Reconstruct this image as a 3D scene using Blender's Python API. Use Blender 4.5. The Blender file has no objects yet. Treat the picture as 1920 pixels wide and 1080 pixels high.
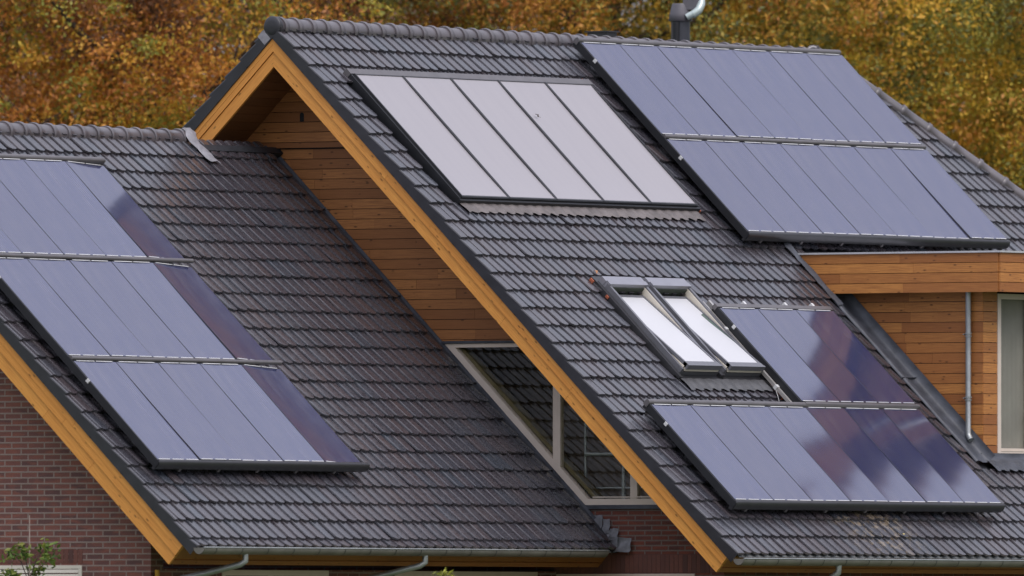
import bpy, bmesh, math, random
import numpy as np
from mathutils import Vector, Matrix
rnd = random.Random(7)
SC = bpy.context.scene
COL = SC.collection
ZO = 9.7                       # height of the working origin above the ground
S = math.radians(44.0)         # roof pitch
cs, sn = math.cos(S), math.sin(S)
YL = 0.728                     # ridge line of the lower house
XW = 0.93                      # gable wall of the main house

# ---------------------------------------------------------------- frames
def W(x, y, z): return (x, y, z + ZO)
def RM(x, u, n): return (x, -u*cs - n*sn, -u*sn + n*cs + ZO)          # front slopes
def RMF(x, u, n): a = RM(x, u, n); return (a[0], -a[1], a[2])         # rear slope, main house
def RLF(x, u, n): a = RM(x, u, n); return (a[0], 2*YL - a[1], a[2])   # rear slope, lower house
NT, NL = -0.2, -1.649          # tile planes

# ---------------------------------------------------------------- mesh builder
class MB:
    def __init__(s):
        s.v = []; s.f = []; s.uv = []; s.t = []; s.sm = []
    def face(s, pts, uvs=None, tint=.5, smooth=False):
        b = len(s.v); s.v += [tuple(p) for p in pts]; s.f.append(tuple(range(b, b+len(pts))))
        s.uv.append(uvs or [(p[0], p[1]) for p in pts]); s.t.append(tint); s.sm.append(smooth)
    def grid(s, rows, uvr=None, tint=.5, smooth=True, closed=False):
        """rows: list of point rows, shared vertices"""
        b = len(s.v); n = len(rows[0])
        for r in rows: s.v += [tuple(p) for p in r]
        for i in range(len(rows)-1):
            for j in range(n if closed else n-1):
                k = (j+1) % n
                a = (b+i*n+j, b+i*n+k, b+(i+1)*n+k, b+(i+1)*n+j)
                s.f.append(a)
                if uvr: s.uv.append([uvr[i][j], uvr[i][k], uvr[i+1][k], uvr[i+1][j]])
                else: s.uv.append([(s.v[q][0], s.v[q][2]) for q in a])
                s.t.append(tint); s.sm.append(smooth)
    def box(s, a, b, c, T=W, uv=(0, 1), tint=None, a2=None, off=None):
        """box in the frame T; a2 = the a range at the far b value (trapezoid)"""
        a2 = a2 or a
        if tint is None: tint = rnd.random()
        if off is None: off = (0, 0)
        P = {}
        for i in (0, 1):
            for j in (0, 1):
                for k in (0, 1):
                    P[i, j, k] = ((a if j == 0 else a2)[i], b[j], c[k])
        for q in ([(0,0,0),(0,1,0),(1,1,0),(1,0,0)], [(0,0,1),(1,0,1),(1,1,1),(0,1,1)],
                  [(0,0,0),(1,0,0),(1,0,1),(0,0,1)], [(0,1,0),(0,1,1),(1,1,1),(1,1,0)],
                  [(0,0,0),(0,0,1),(0,1,1),(0,1,0)], [(1,0,0),(1,1,0),(1,1,1),(1,0,1)]):
            pp = [P[k] for k in q]
            s.face([T(*p) for p in pp], [(p[uv[0]]+off[0], p[uv[1]]+off[1]) for p in pp], tint)
    def prism(s, poly, x0, x1, T, uvo=(0, 0), tint=.5):
        """poly in (p,q); T(p,q,x) -> 3D"""
        n = len(poly)
        s.face([T(p, q, x0) for p, q in poly], [(p+uvo[0], q+uvo[1]) for p, q in poly], tint)
        s.face([T(p, q, x1) for p, q in reversed(poly)], [(p+uvo[0], q+uvo[1]) for p, q in reversed(poly)], tint)
        for i in range(n):
            (p, q), (r, w) = poly[i], poly[(i+1) % n]
            s.face([T(p, q, x0), T(p, q, x1), T(r, w, x1), T(r, w, x0)],
                   [(p, q), (p+x1-x0, q), (r+x1-x0, w), (r, w)], tint)
    def tube(s, pts, r, n=10, cap=True, tint=.5):
        pts = [Vector(p) for p in pts]; rr = r if isinstance(r, (list, tuple)) else [r]*len(pts)
        rows = []; prev = None
        for i, p in enumerate(pts):
            d = (pts[min(i+1, len(pts)-1)] - pts[max(i-1, 0)]).normalized()
            if prev is None:
                prev = d.orthogonal().normalized()
            e = (prev - d*prev.dot(d)).normalized(); prev = e; g = d.cross(e)
            rows.append([p + (e*math.cos(2*math.pi*k/n) + g*math.sin(2*math.pi*k/n))*rr[i] for k in range(n)])
        s.grid(rows, tint=tint, closed=True)
        if cap:
            s.face(rows[0], tint=tint); s.face(rows[-1][::-1], tint=tint)
    def build(s, name, mat, parent=None, recalc=True):
        me = bpy.data.meshes.new(name)
        me.from_pydata(s.v, [], s.f)
        uvl = me.uv_layers.new(name='grain')
        flat = np.array([c for f in s.uv for uv in f for c in uv], dtype=np.float32)
        uvl.data.foreach_set('uv', flat)
        at = me.attributes.new('tint', 'FLOAT', 'FACE'); at.data.foreach_set('value', np.array(s.t, dtype=np.float32))
        me.polygons.foreach_set('use_smooth', np.array(s.sm, dtype=bool))
        if recalc:
            bm = bmesh.new(); bm.from_mesh(me); bmesh.ops.recalc_face_normals(bm, faces=bm.faces); bm.to_mesh(me); bm.free()
        me.materials.append(mat); me.update()
        o = bpy.data.objects.new(name, me); COL.objects.link(o)
        if parent is not None: attach(o, parent)
        return o

def attach(o, parent):
    o.parent = parent
    o.matrix_parent_inverse = world_of(parent).inverted()
def world_of(o):
    m = o.matrix_basis.copy()
    if o.parent is not None: m = world_of(o.parent) @ o.matrix_parent_inverse @ m
    return m
def empty(name, loc, label=None, cat=None, group=None):
    o = bpy.data.objects.new(name, None); COL.objects.link(o); o.location = loc; o.empty_display_size = .2
    if label: tag(o, label, cat, group)
    return o
def tag(o, label=None, cat=None, group=None, kind=None):
    if label: o['label'] = label
    if cat: o['category'] = cat
    if group: o['group'] = group
    if kind: o['kind'] = kind
    return o

# ---------------------------------------------------------------- materials
class NT_:
    def __init__(s, name):
        s.m = bpy.data.materials.new(name); s.m.use_nodes = True; s.n = s.m.node_tree; s.n.nodes.clear()
        s.out = s.n.nodes.new('ShaderNodeOutputMaterial')
        s.b = s.n.nodes.new('ShaderNodeBsdfPrincipled'); s.n.links.new(s.b.outputs[0], s.out.inputs[0])
    def N(s, t, **k):
        n = s.n.nodes.new('ShaderNode'+t)
        for a, b in k.items():
            if a.startswith('i_'):
                key = a[2:]; key = int(key) if key.isdigit() else key.replace('_', ' ')
                n.inputs[key].default_value = b
            else: setattr(n, a, b)
        return n
    def L(s, a, b): s.n.links.new(a, b)
    def set(s, **k):
        for a, b in k.items(): s.b.inputs[a.replace('_', ' ')].default_value = b
        return s
    def mix(s, fac, a, b, mode='MIX'):
        n = s.n.nodes.new('ShaderNodeMix'); n.data_type = 'RGBA'; n.blend_type = mode
        for sock, v in ((n.inputs[0], fac), (n.inputs[6], a), (n.inputs[7], b)):
            if hasattr(v, 'links'): s.L(v, sock)
            elif isinstance(v, (int, float)): sock.default_value = v
            else: sock.default_value = (*v, 1) if len(v) == 3 else v
        return n.outputs[2]
    def ramp(s, inp, pts, interp='LINEAR'):
        n = s.n.nodes.new('ShaderNodeValToRGB'); n.color_ramp.interpolation = interp
        e = n.color_ramp.elements
        while len(e) < len(pts): e.new(.5)
        for q, (p, c) in zip(e, pts):
            q.position = p; q.color = (*c, 1) if not isinstance(c, (int, float)) else (c, c, c, 1)
        s.L(inp, n.inputs[0]); return n.outputs[0]
    def math(s, op, a, b=None):
        n = s.n.nodes.new('ShaderNodeMath'); n.operation = op
        for i, v in enumerate((a, b)):
            if v is None: continue
            if hasattr(v, 'links'): s.L(v, n.inputs[i])
            else: n.inputs[i].default_value = v
        return n.outputs[0]
    def noise(s, scale, detail=3, vec=None, rough=.5, map_scale=None):
        n = s.N('TexNoise'); n.inputs['Scale'].default_value = scale; n.inputs['Detail'].default_value = detail
        n.inputs['Roughness'].default_value = rough
        if vec is None:
            vec = s.N('TexCoord').outputs['Object']
        if map_scale:
            mp = s.N('Mapping'); mp.inputs['Scale'].default_value = map_scale; s.L(vec, mp.inputs[0]); vec = mp.outputs[0]
        s.L(vec, n.inputs['Vector']); return n.outputs['Fac']
    def bump(s, h, strength=.3, dist=.01):
        n = s.N('Bump'); n.inputs['Strength'].default_value = strength; n.inputs['Distance'].default_value = dist
        s.L(h, n.inputs['Height']); s.L(n.outputs[0], s.b.inputs['Normal'])

def simple(name, col, rough=.5, metal=0, var=.12, scale=6, ior=1.5, bump=0):
    t = NT_(name); f = t.noise(scale, 4)
    d = tuple(c*(1-var) for c in col); l = tuple(min(1, c*(1+var)) for c in col)
    t.L(t.mix(t.ramp(f, [(.3, 0), (.7, 1)]), d, l), t.b.inputs['Base Color'])
    t.set(Roughness=rough, Metallic=metal, IOR=ior)
    if bump: t.bump(t.noise(scale*6, 4), bump, .005)
    return t.m

def mat_tile():
    t = NT_('glazed_dark_tile'); at = t.N('Attribute', attribute_name='tint').outputs['Fac']
    c = t.ramp(at, [(0, (.033, .040, .054)), (.3, (.036, .037, .048)), (.6, (.041, .035, .043)), (.9, (.050, .038, .042)), (1, (.064, .046, .048))])
    n = t.noise(1.3, 4); c = t.mix(t.ramp(n, [(.45, 0), (.75, .30)]), c, (.050, .043, .044))
    f = t.noise(38, 5); c = t.mix(t.ramp(f, [(.62, 0), (.75, .18)]), c, (.12, .105, .09))
    f2 = t.noise(9, 6, rough=.7); c = t.mix(t.ramp(f2, [(.73, 0), (.80, .30)]), c, (.20, .17, .12))
    vd = t.N('VectorMath', operation='DISTANCE'); t.L(t.N('TexCoord').outputs['Object'], vd.inputs[0]); vd.inputs[1].default_value = RM(3.5, 8.7, -.2)
    near = t.ramp(vd.outputs['Value'], [(.35, 1), (1.0, 0)]); sp = t.ramp(t.noise(11, 5, rough=.65), [(.50, 0), (.60, .75)])
    c = t.mix(t.math('MULTIPLY', near, sp), c, (.26, .20, .13))       # lichen and grit washed down from the panels
    t.L(c, t.b.inputs['Base Color'])
    t.L(t.ramp(t.noise(17, 4), [(.3, .22), (.7, .36)]), t.b.inputs['Roughness'])
    t.set(IOR=2.15); t.bump(t.noise(40, 2), .08, .002)
    return t.m

def mat_wood(name, c0, c1, c2, rough=.55, knot=True):
    t = NT_(name); uv = t.N('UVMap', uv_map='grain').outputs[0]
    at = t.N('Attribute', attribute_name='tint').outputs['Fac']
    g = t.noise(3.2, 6, vec=uv, rough=.65, map_scale=(1.1, 26, 1))
    base = t.mix(at, c0, c1)
    c = t.mix(t.ramp(g, [(.34, .65), (.60, 0)]), base, c2)
    bl = t.noise(2.0, 3, vec=uv, map_scale=(1.2, 5, 1)); c = t.mix(t.ramp(bl, [(.4, 0), (.8, .35)]), c, c0)
    if knot:
        v = t.N('TexVoronoi', feature='F1'); v.inputs['Scale'].default_value = 1
        mp = t.N('Mapping'); mp.inputs['Scale'].default_value = (5.2, 13, 1); t.L(uv, mp.inputs[0]); t.L(mp.outputs[0], v.inputs['Vector'])
        v.inputs['Randomness'].default_value = 1
        c = t.mix(t.ramp(v.outputs['Distance'], [(.06, .9), (.15, 0)]), c, tuple(q*.22 for q in c0))
        c = t.mix(t.ramp(v.outputs['Distance'], [(.06, .35), (.2, 0)]), c, tuple(q*.6 for q in c0))
    t.L(c, t.b.inputs['Base Color']); t.set(Roughness=rough); t.bump(g, .25, .003)
    return t.m

def mat_brick(name, bw, bh, c1, c2, c3, mortar, mort=.012):
    t = NT_(name); uv = t.N('UVMap', uv_map='grain').outputs[0]
    b = t.N('TexBrick'); t.L(uv, b.inputs['Vector']); b.offset = .42; b.squash = 1.0
    b.inputs['Scale'].default_value = 1; b.inputs['Brick Width'].default_value = bw; b.inputs['Row Height'].default_value = bh
    b.inputs['Mortar Size'].default_value = mort; b.inputs['Mortar Smooth'].default_value = .25; b.inputs['Bias'].default_value = 0
    b.inputs['Color1'].default_value = (*c1, 1); b.inputs['Color2'].default_value = (*c2, 1); b.inputs['Mortar'].default_value = (*mortar, 1)
    n = t.noise(4.5, 3, vec=uv, map_scale=(1, 3.2, 1))
    c = t.mix(t.ramp(n, [(.45, 0), (.65, .8)]), b.outputs['Color'], c3)
    c = t.mix(b.outputs['Fac'], c, mortar)
    c = t.mix(.35, c, t.mix(t.noise(60, 4, vec=uv), (.0, .0, .0), (1, 1, 1)), 'SOFT_LIGHT')
    t.L(c, t.b.inputs['Base Color']); t.set(Roughness=.85)
    h = t.math('SUBTRACT', t.noise(50, 4, vec=uv), t.math('MULTIPLY', b.outputs['Fac'], 1.5)); t.bump(h, .6, .008)
    return t.m

def mat_panel():
    t = NT_('solar_cell_glass'); oc = t.N('TexCoord').outputs['Object']
    sx = t.N('SeparateXYZ'); t.L(oc, sx.inputs[0])
    fr = t.math('FRACT', t.math('MULTIPLY', sx.outputs['X'], 1/.0425))
    line = t.math('LESS_THAN', t.math('ABSOLUTE', t.math('SUBTRACT', fr, .5)), .17)
    c = t.mix(line, (.018, .024, .085), (.085, .09, .155))
    dn = t.noise(1, 4, map_scale=(9, 1.6, 1)); c = t.mix(t.ramp(dn, [(.45, 0), (.75, .35)]), c, (.15, .14, .17))
    inf = t.N('ObjectInfo'); c = t.mix(t.math('MULTIPLY', inf.outputs['Random'], .25), c, (.045, .035, .055))
    t.L(c, t.b.inputs['Base Color']); t.set(Roughness=.10, IOR=2.6); t.b.inputs['Specular Tint'].default_value = (.88, .89, 1, 1)
    t.bump(t.noise(1.6, 2), .06, .03)
    return t.m

def mat_glass(name, tint=(1, 1, 1), refl=(.9, .95, 1)):
    m = bpy.data.materials.new(name); m.use_nodes = True; n = m.node_tree; n.nodes.clear()
    o = n.nodes.new('ShaderNodeOutputMaterial'); mx = n.nodes.new('ShaderNodeMixShader'); tr = n.nodes.new('ShaderNodeBsdfTransparent')
    gl = n.nodes.new('ShaderNodeBsdfGlossy'); fr = n.nodes.new('ShaderNodeFresnel'); ns = n.nodes.new('ShaderNodeTexNoise'); bp = n.nodes.new('ShaderNodeBump')
    ns.inputs['Scale'].default_value = 1.3; bp.inputs['Strength'].default_value = .08; bp.inputs['Distance'].default_value = .02
    n.links.new(ns.outputs['Fac'], bp.inputs['Height']); n.links.new(bp.outputs[0], gl.inputs['Normal'])
    fr.inputs[0].default_value = 1.5; tr.inputs[0].default_value = (*tint, 1); gl.inputs[0].default_value = (*refl, 1); gl.inputs['Roughness'].default_value = .02
    ge = n.nodes.new('ShaderNodeNewGeometry'); iv = n.nodes.new('ShaderNodeMath'); iv.operation = 'SUBTRACT'; iv.inputs[0].default_value = 1; n.links.new(ge.outputs['Backfacing'], iv.inputs[1])
    mu = n.nodes.new('ShaderNodeMath'); mu.operation = 'MULTIPLY'; n.links.new(fr.outputs[0], mu.inputs[0]); n.links.new(iv.outputs[0], mu.inputs[1])
    n.links.new(mu.outputs[0], mx.inputs[0]); n.links.new(tr.outputs[0], mx.inputs[1]); n.links.new(gl.outputs[0], mx.inputs[2]); n.links.new(mx.outputs[0], o.inputs[0])
    return m

def mat_leaf(name, pal):
    t = NT_(name); at = t.N('Attribute', attribute_name='tint').outputs['Fac']
    c = t.ramp(at, [(i/(len(pal)-1), p) for i, p in enumerate(pal)])
    t.L(c, t.b.inputs['Base Color']); t.set(Roughness=.55)
    tl = t.N('BsdfTranslucent'); t.L(c, tl.inputs[0]); mx = t.N('MixShader'); mx.inputs[0].default_value = .35
    t.L(t.b.outputs[0], mx.inputs[1]); t.L(tl.outputs[0], mx.inputs[2]); t.L(mx.outputs[0], t.out.inputs[0])
    return t.m

TILE = mat_tile()
BARGE = mat_wood('oiled_bargeboard_wood', (.66, .27, .050), (.80, .37, .078), (.50, .17, .028))
CLAD = mat_wood('oiled_cladding_wood', (.33, .118, .032), (.64, .275, .070), (.23, .076, .022))
CLADM = mat_wood('darker_cladding_wood', (.32, .125, .040), (.58, .245, .076), (.24, .088, .030))
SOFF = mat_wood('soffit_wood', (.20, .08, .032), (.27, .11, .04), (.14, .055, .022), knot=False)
BRL = mat_brick('purple_brown_brick', .228, .0675, (.22, .088, .070), (.125, .062, .058), (.27, .095, .066), (.30, .225, .195), .010)
def mat_plain_brick():
    t = NT_('plain_brick_face'); at = t.N('Attribute', attribute_name='tint').outputs['Fac']
    c = t.ramp(at, [(0, (.10, .042, .038)), (.5, (.19, .066, .048)), (1, (.25, .085, .06))]); t.L(t.mix(t.noise(30, 4), c, (.12, .06, .05)), t.b.inputs['Base Color']); t.set(Roughness=.85); return t.m
BRP = mat_plain_brick()
BRM = mat_brick('red_brown_brick', .232, .0595, (.17, .050, .034), (.095, .040, .036), (.22, .060, .036), (.17, .13, .115), .010)
PANEL = mat_panel()
def mat_coll():
    t = NT_('frosted_collector_glass'); n = t.noise(1, 5, map_scale=(7, .9, 1)); n2 = t.noise(2.2, 4)
    c = t.mix(t.ramp(n, [(.35, 0), (.75, .30)]), (.34, .32, .34), (.38, .355, .37)); c = t.mix(t.ramp(n2, [(.55, 0), (.8, .2)]), c, (.33, .315, .34))
    t.L(c, t.b.inputs['Base Color']); t.set(Roughness=.26, IOR=1.5); return t.m
COLL = mat_coll()
BLACK = simple('black_anodised_metal', (.012, .013, .016), .45, 0, .2)
DARKM = simple('dark_grey_metal', (.05, .05, .055), .38, .3, .12)
RAILM = simple('grey_rail_metal', (.16, .15, .155), .42, .4, .10)
ALU = simple('bare_aluminium', (.50, .48, .46), .4, .5, .08)
WHITE = simple('white_clip', (.66, .66, .66), .4, 0, .05)
ZINC = simple('weathered_zinc', (.40, .42, .42), .38, .6, .18, 5)
ZINCD = simple('dull_zinc_gutter', (.24, .225, .20), .45, .35, .2, 3)
LEAD = simple('grey_lead', (.072, .078, .095), .50, .1, .35, 5, bump=.4)
LEADL = simple('pale_lead', (.27, .265, .29), .5, .1, .22, 14, bump=.5)
BEIGE = simple('beige_window_paint', (.74, .63, .54), .4, 0, .04)
CREAM = simple('cream_window_paint', (.74, .68, .58), .45, 0, .05)
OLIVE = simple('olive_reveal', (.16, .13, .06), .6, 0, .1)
SKYF = simple('anthracite_window_cover', (.18, .18, .20), .38, .3, .08)
COVER = simple('light_grey_window_cover', (.30, .30, .34), .35, .3, .05)
INFILL = simple('white_sash_infill', (.60, .60, .62), .35, 0, .015, 2)
TERRA = simple('orange_broken_clay', (.36, .10, .05), .8, 0, .3, 30)
YELLOW = simple('yellow_pipe_plastic', (.55, .30, .02), .5, 0, .12)
ROOM = simple('dim_room_plaster', (.42, .34, .26), .9, 0, .2)
CURT = simple('grey_curtain', (.34, .33, .31), .8, 0, .12, 2)
TEAL = simple('pale_metal_shelf_tube', (.42, .47, .46), .4, .2, .1)
GLASS = mat_glass('clear_window_glass', (.94, .94, .92))
BARK = simple('rough_bark', (.075, .055, .04), .9, 0, .35, 8, bump=.6)
GRASS = simple('lawn_grass', (.06, .085, .025), .9, 0, .4, .6, bump=.6)
RIDGE = simple('ridge_clay', (.105, .092, .100), .33, 0, .25, 3, 1.8)
DARKT = simple('dark_ridge_end_clay', (.026, .026, .032), .42, 0, .2, 6, 1.6)

# ---------------------------------------------------------------- roof tiles
PROF = [(0, -.002), (.025, -.002), (.03, .007), (.07, .008), (.09, .007), (.095, .0145), (.13, .0180), (.24, .0198), (.44, .0206), (.61, .0198), (.73, .0172), (.80, .0115), (.83, -.002), (1.0, -.002)]
def lobe(t):
    """how far the lower edge of the tile reaches down at t"""
    return .020 - .046*min(1, abs(t-.45)/.39)**4
def tiles(T, n0, x0, x1, u0, u1, du, dx, xph, uph, holes=(), xmax=None, xmin=None, seed=1):
    """a slope of individually laid tiles; the rows end at uph + k*du"""
    r = random.Random(seed); mb = MB(); K = len(PROF)
    k0 = math.ceil((u0-uph)/du + .05); k1 = math.ceil((u1-uph)/du - .05)
    for k in range(k0, k1+1):
        ub = min(uph + k*du, u1); ut = max(uph+(k-1)*du - .03, u0)
        i0 = math.floor((x0-xph)/dx); i1 = math.ceil((x1-xph)/dx)
        rj = r.uniform(-.003, .003)
        for i in range(i0, i1):
            xa = xph + i*dx
            cx, cu = xa+dx/2, (ub+ut)/2
            if cx > x1 or cx < x0: continue
            if xmax and xa > xmax(cu): continue
            if any(h[0] < cx < h[1] and h[2] < cu < h[3] for h in holes): continue
            jn, jb, ju, jx = r.uniform(-.003, .003), r.uniform(-.003, .005), r.uniform(-.005, .004)+rj, r.uniform(-.0025, .0025)
            if r.random() < .02: jb += .007; ju += .008
            w = dx*1.012
            lim = (lambda x, u: min(x, xmax(u))) if xmax else (lambda x, u: x)
            tp = []; bt = []; lo = []
            for t, h in PROF:
                sc = lobe(t)
                tp.append(T(lim(xa+jx+t*w, ut), ut, n0-.016+h+jn))
                uu = ub+ju+sc
                bt.append(T(lim(xa+jx+t*w, uu), uu, n0+.017+h+jn+jb))
                lo.append(T(lim(xa+jx+t*w, uu), uu-.004, n0-.012+h+jn+jb))
            tint = min(1, max(0, r.gauss(.48, .17)))
            b = len(mb.v); mb.v += tp + bt + bt + lo
            for j in range(K-1):
                mb.f.append((b+j, b+K+j, b+K+j+1, b+j+1)); mb.uv.append([(0, 0)]*4); mb.t.append(tint); mb.sm.append(False)
                mb.f.append((b+2*K+j, b+3*K+j, b+3*K+j+1, b+2*K+j+1)); mb.uv.append([(0, 0)]*4); mb.t.append(tint); mb.sm.append(False)
            # closing flank on the roll side
            mb.f.append((b+K-1, b+2*K-1, b+4*K-1)); mb.uv.append([(0, 0)]*3); mb.t.append(tint); mb.sm.append(False)
    return mb

def caps(mb, A, B, up, step, r, seed=3, phase=0, lo=-112, hi=112, collar=1.17):
    """overlapping half-round ridge tiles from A to B"""
    A, B, up = Vector(A), Vector(B), Vector(up).normalized()
    d = (B-A).normalized(); Ltot = (B-A).length; side = d.cross(up).normalized(); up = side.cross(d).normalized()
    q = random.Random(seed); s = -phase
    while s < Ltot - .02:
        rr = r*(1+q.uniform(-.012, .012)); jz = q.uniform(-.003, .003); tint = q.uniform(.35, .9)
        rows = []
        for t, f in ((0, collar*.97), (.012, collar), (.05, collar), (.062, 1.03), (step*.5, 1.0), (step+.01, .985)):
            c = A + d*(min(max(s+t, 0), Ltot)) + up*jz
            rows.append([c + (up*math.cos(math.radians(a)) + side*math.sin(math.radians(a)))*rr*f for a in np.linspace(lo, hi, 15)])
        mb.grid(rows, tint=tint)
        c = A + d*max(s, 0) + up*jz
        inner = [c + (up*math.cos(math.radians(a)) + side*math.sin(math.radians(a)))*rr*.8 for a in np.linspace(lo, hi, 15)]
        mb.grid([inner, rows[0]], tint=tint, smooth=False)
        s += step

def verge(mb, top, T, n0, x0, xt, u0, u1, du, uph, seed):
    """verge tiles: hanging flange on the gable side (mb) and flat tile top (top) up to the first full tile"""
    r = random.Random(seed)
    k = math.ceil((u0-uph)/du + .05)
    while True:
        ub = min(uph+k*du, u1); ut = max(uph+(k-1)*du-.03, u0)
        j = r.uniform(-.003, .003); ti = r.uniform(.1, .5); P = []
        for u, dn in ((ut, -.016), (ub+.010, .018+j)):
            P.append([T(x0+dx_, u, n0+dn+dn_) for dx_, dn_ in ((.012, -.125-dn), (0, -.122-dn), (-.004, .0), (.004, .012))])
        mb.grid(P, tint=ti, smooth=False)
        P = []
        for u, dn in ((ut, -.016), (ub+.012, .018+j), (ub+.008, -.012+j)):
            P.append([T(x, u, n0+dn+q) for x, q in ((x0+.004, .012), (x0+.014, .016), (xt-.02, .016), (xt-.004, .010), (xt, -.002))])
        top.grid(P, tint=r.uniform(.3, .7), smooth=False)
        if ub >= u1-1e-6: break
        k += 1

# ================================================================= MAIN HOUSE
HM = empty('gabled_house', (6, 0, 0), 'taller gabled brick house with dark tiled roof, wooden gable and dormer, carrying two solar arrays', 'house')
HIP0 = 12.05
def hipx(u): return HIP0 + (u-.193)*cs
MU1 = 9.29; MDU = .2993; MUPH = .609; MDX = .1907; MXPH = .669
DOR = (7.44, 9.75, 3.95, 7.75)         # dormer footprint on the slope
holes = [(.56, 5.80, 1.06, 3.36), (2.03, 3.93, 4.66, 6.36), (7.17, 7.5, 4.4, 7.72), DOR]
roofM = tiles(RM, NT, .10, 21, .25, MU1, MDU, MDX, MXPH, MUPH, holes, xmax=hipx, seed=2).build('roof_tiles', TILE, HM, recalc=False)
vb = MB(); vt = MB(); verge(vb, vt, RM, NT, -.045, .099, .27, MU1, MDU, MUPH, 5); verge(vb, vt, RMF, NT, -.045, .099, .27, MU1, MDU, MUPH-.1, 6)
vb.build('verge_flanges', DARKT, roofM, recalc=False); vt.build('verge_tiles', TILE, roofM, recalc=False)
tiles(RMF, NT, .10, 21, .25, MU1, MDU, MDX, MXPH, MUPH, [], xmax=hipx, seed=9).build('rear_roof_tiles', TILE, HM, recalc=False)
# hip end slope
def RH(y, u, n): return (HIP0+.02 + u*cs + n*sn, y, -.278 - u*sn + n*cs + ZO)
hb = MB()
NR = 29
for k in range(NR):
    u0, u1 = k*.3, (k+1)*.3+.02
    for i in range(int(u1*cs/.19)+1):
        for sg in (-1, 1):
            ya, yb = sg*i*.19, sg*(i+1)*.19
            if abs(ya) > u1*cs: continue
            yb = max(min(yb, u1*cs), -u1*cs)
            y0a, y0b = max(min(ya, u0*cs), -u0*cs), max(min(yb, u0*cs), -u0*cs)
            hb.face([RH(y0a, u0, -.01), RH(y0b, u0, .0), RH(yb, u1, .03), RH(ya, u1, .015)], tint=rnd.random())
            hb.face([RH(ya, u1, .015), RH(yb, u1, .03), RH(yb, u1, .0), RH(ya, u1, -.01)], tint=rnd.random())
hb.build('hip_end_tiles', TILE, HM, recalc=False)
rb = MB(); caps(rb, W(-.03, 0, -.318), W(HIP0, 0, -.372), (0, 0, 1), .298, .112, phase=.20)
hipend = W(hipx(MU1), -(MU1-.193)*cs, -.278-(MU1-.193)*sn)
hd = Vector(hipend) - Vector(W(HIP0, 0, -.278))
for sy in (-1, 1):
    e = Vector((hipend[0], sy*abs(hipend[1]), hipend[2]))
    A0 = Vector(W(HIP0-.03, 0, -.292)); caps(rb, A0, e, (.4, sy*.4, 1), .392, .085, seed=8+sy, phase=.26, collar=1.2)
ef = MB(); ef.box((.03, hipx(MU1)-.2), (MU1-.07, MU1+.015), (NT-.036, NT-.028), RM); ef.build('eave_flashing', ZINC, HM)
ridgeM = rb.build('ridge_tiles', RIDGE, HM, recalc=False)
eb = MB()   # closed round end of the ridge
c = Vector(W(-.035, 0, -.303))
rows = []
for t, f in ((0.05, .118), (0, .120), (-.012, .108), (-.020, .06), (-.022, .001)):
    rows.append([c + Vector((t, math.cos(a)*f, math.sin(a)*f)) for a in np.linspace(0, 2*math.pi, 25)[:-1]])
eb.grid(rows, closed=True); eb.build('ridge_end_disc', DARKT, ridgeM)
fb = MB(); fb.box((-.052, .02), (.33, .44), (-.31, -.165), RMF, tint=.3); fb.build('ridge_end_clip', LEADL, ridgeM)
# roof deck
db = MB()
db.box((.0, HIP0), (.193, MU1-.08), (-.30, -.24), RM, a2=(.0, hipx(MU1)-.12)); db.box((.0, HIP0), (.193, MU1-.08), (-.30, -.24), RMF, a2=(.0, hipx(MU1)-.12))
db.build('roof_deck', BLACK, HM)

# barge boards
def barge(parent, T, nsets, xf, u1, apexu, tilt=0):
    mbs = MB()
    for (na, nb, xa, xb) in nsets:
        segs = 3; tn = math.tan(S)
        def u0(n): return apexu(n)
        ua, ub = u0(na), u0(nb)
        cuts = [0]+sorted(rnd.uniform(.25, .8) for _ in range(1))+[1]
        o = (rnd.random()*9, rnd.random()*9); ti = rnd.uniform(.35, .8)
        cu = [None] + sorted(rnd.uniform(2.0, 7.8) for _ in range(2)) + [u1]
        for q in range(3):
            lo_a, lo_b = (ua, ub) if q == 0 else (cu[q]+.0015,)*2
            hi = cu[q+1]-(.0015 if q < 2 else 0)
            mbs.box((lo_a, hi), (na, nb), (xa+rnd.uniform(0, .001), xb), lambda u, n, x: T(x, u, n), uv=(0, 1), tint=min(1, max(0, ti+rnd.uniform(-.3, .3))), a2=(lo_b, hi), off=(o[0]+q*3.1, o[1]))
    return mbs.build('barge_board', BARGE, parent)
apM = lambda n: -n*math.tan(S)
setM = [(-.372, -.320, -.028, .03), (-.434, -.3735, -.024, .03), (-.565, -.441, -.009, .03)]
barge(HM, RM, setM, 0, 9.212, apM); barge(HM, RMF, setM, 0, 9.212, apM)
# soffit of the gable overhang
sb = MB()
for T in (RM, RMF):
    for k in range(64):
        a = .45 + k*.135
        if a > 9.1: break
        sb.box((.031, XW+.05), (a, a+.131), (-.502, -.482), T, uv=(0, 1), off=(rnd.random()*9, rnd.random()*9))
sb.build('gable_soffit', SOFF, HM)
# eave fascia and soffit
def eave(parent, u1, na, nb, x0, x1, ywall, side=1, yc=0, xs=XW+.26):
    m = MB()
    def T(x, u, n):
        a = RM(x, u, n)
        return a if side > 0 else (a[0], 2*yc-a[1], a[2])
    m.box((x0, x1), (u1-.022, u1), (nb, na), T, uv=(0, 2), tint=.25)
    m.box((x0, x1), (u1, u1+.012), (nb+.075, nb+.079), T, uv=(0, 2), tint=0)
    p = T(0, u1-.02, nb)
    y0, y1 = sorted((p[1], ywall)); z = p[2]-ZO
    m.box((xs, x1), (y0, y1), (z-.001, z+.02), W, uv=(0, 1), tint=.2)
    return m.build('eave_boarding', CLAD, parent)
YM = -5.75
eave(HM, 9.212, -.31, -.565, .031, hipx(MU1)-.3, YM); eave(HM, 9.212, -.31, -.565, .031, hipx(MU1)-.3, -YM, -1)

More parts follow.
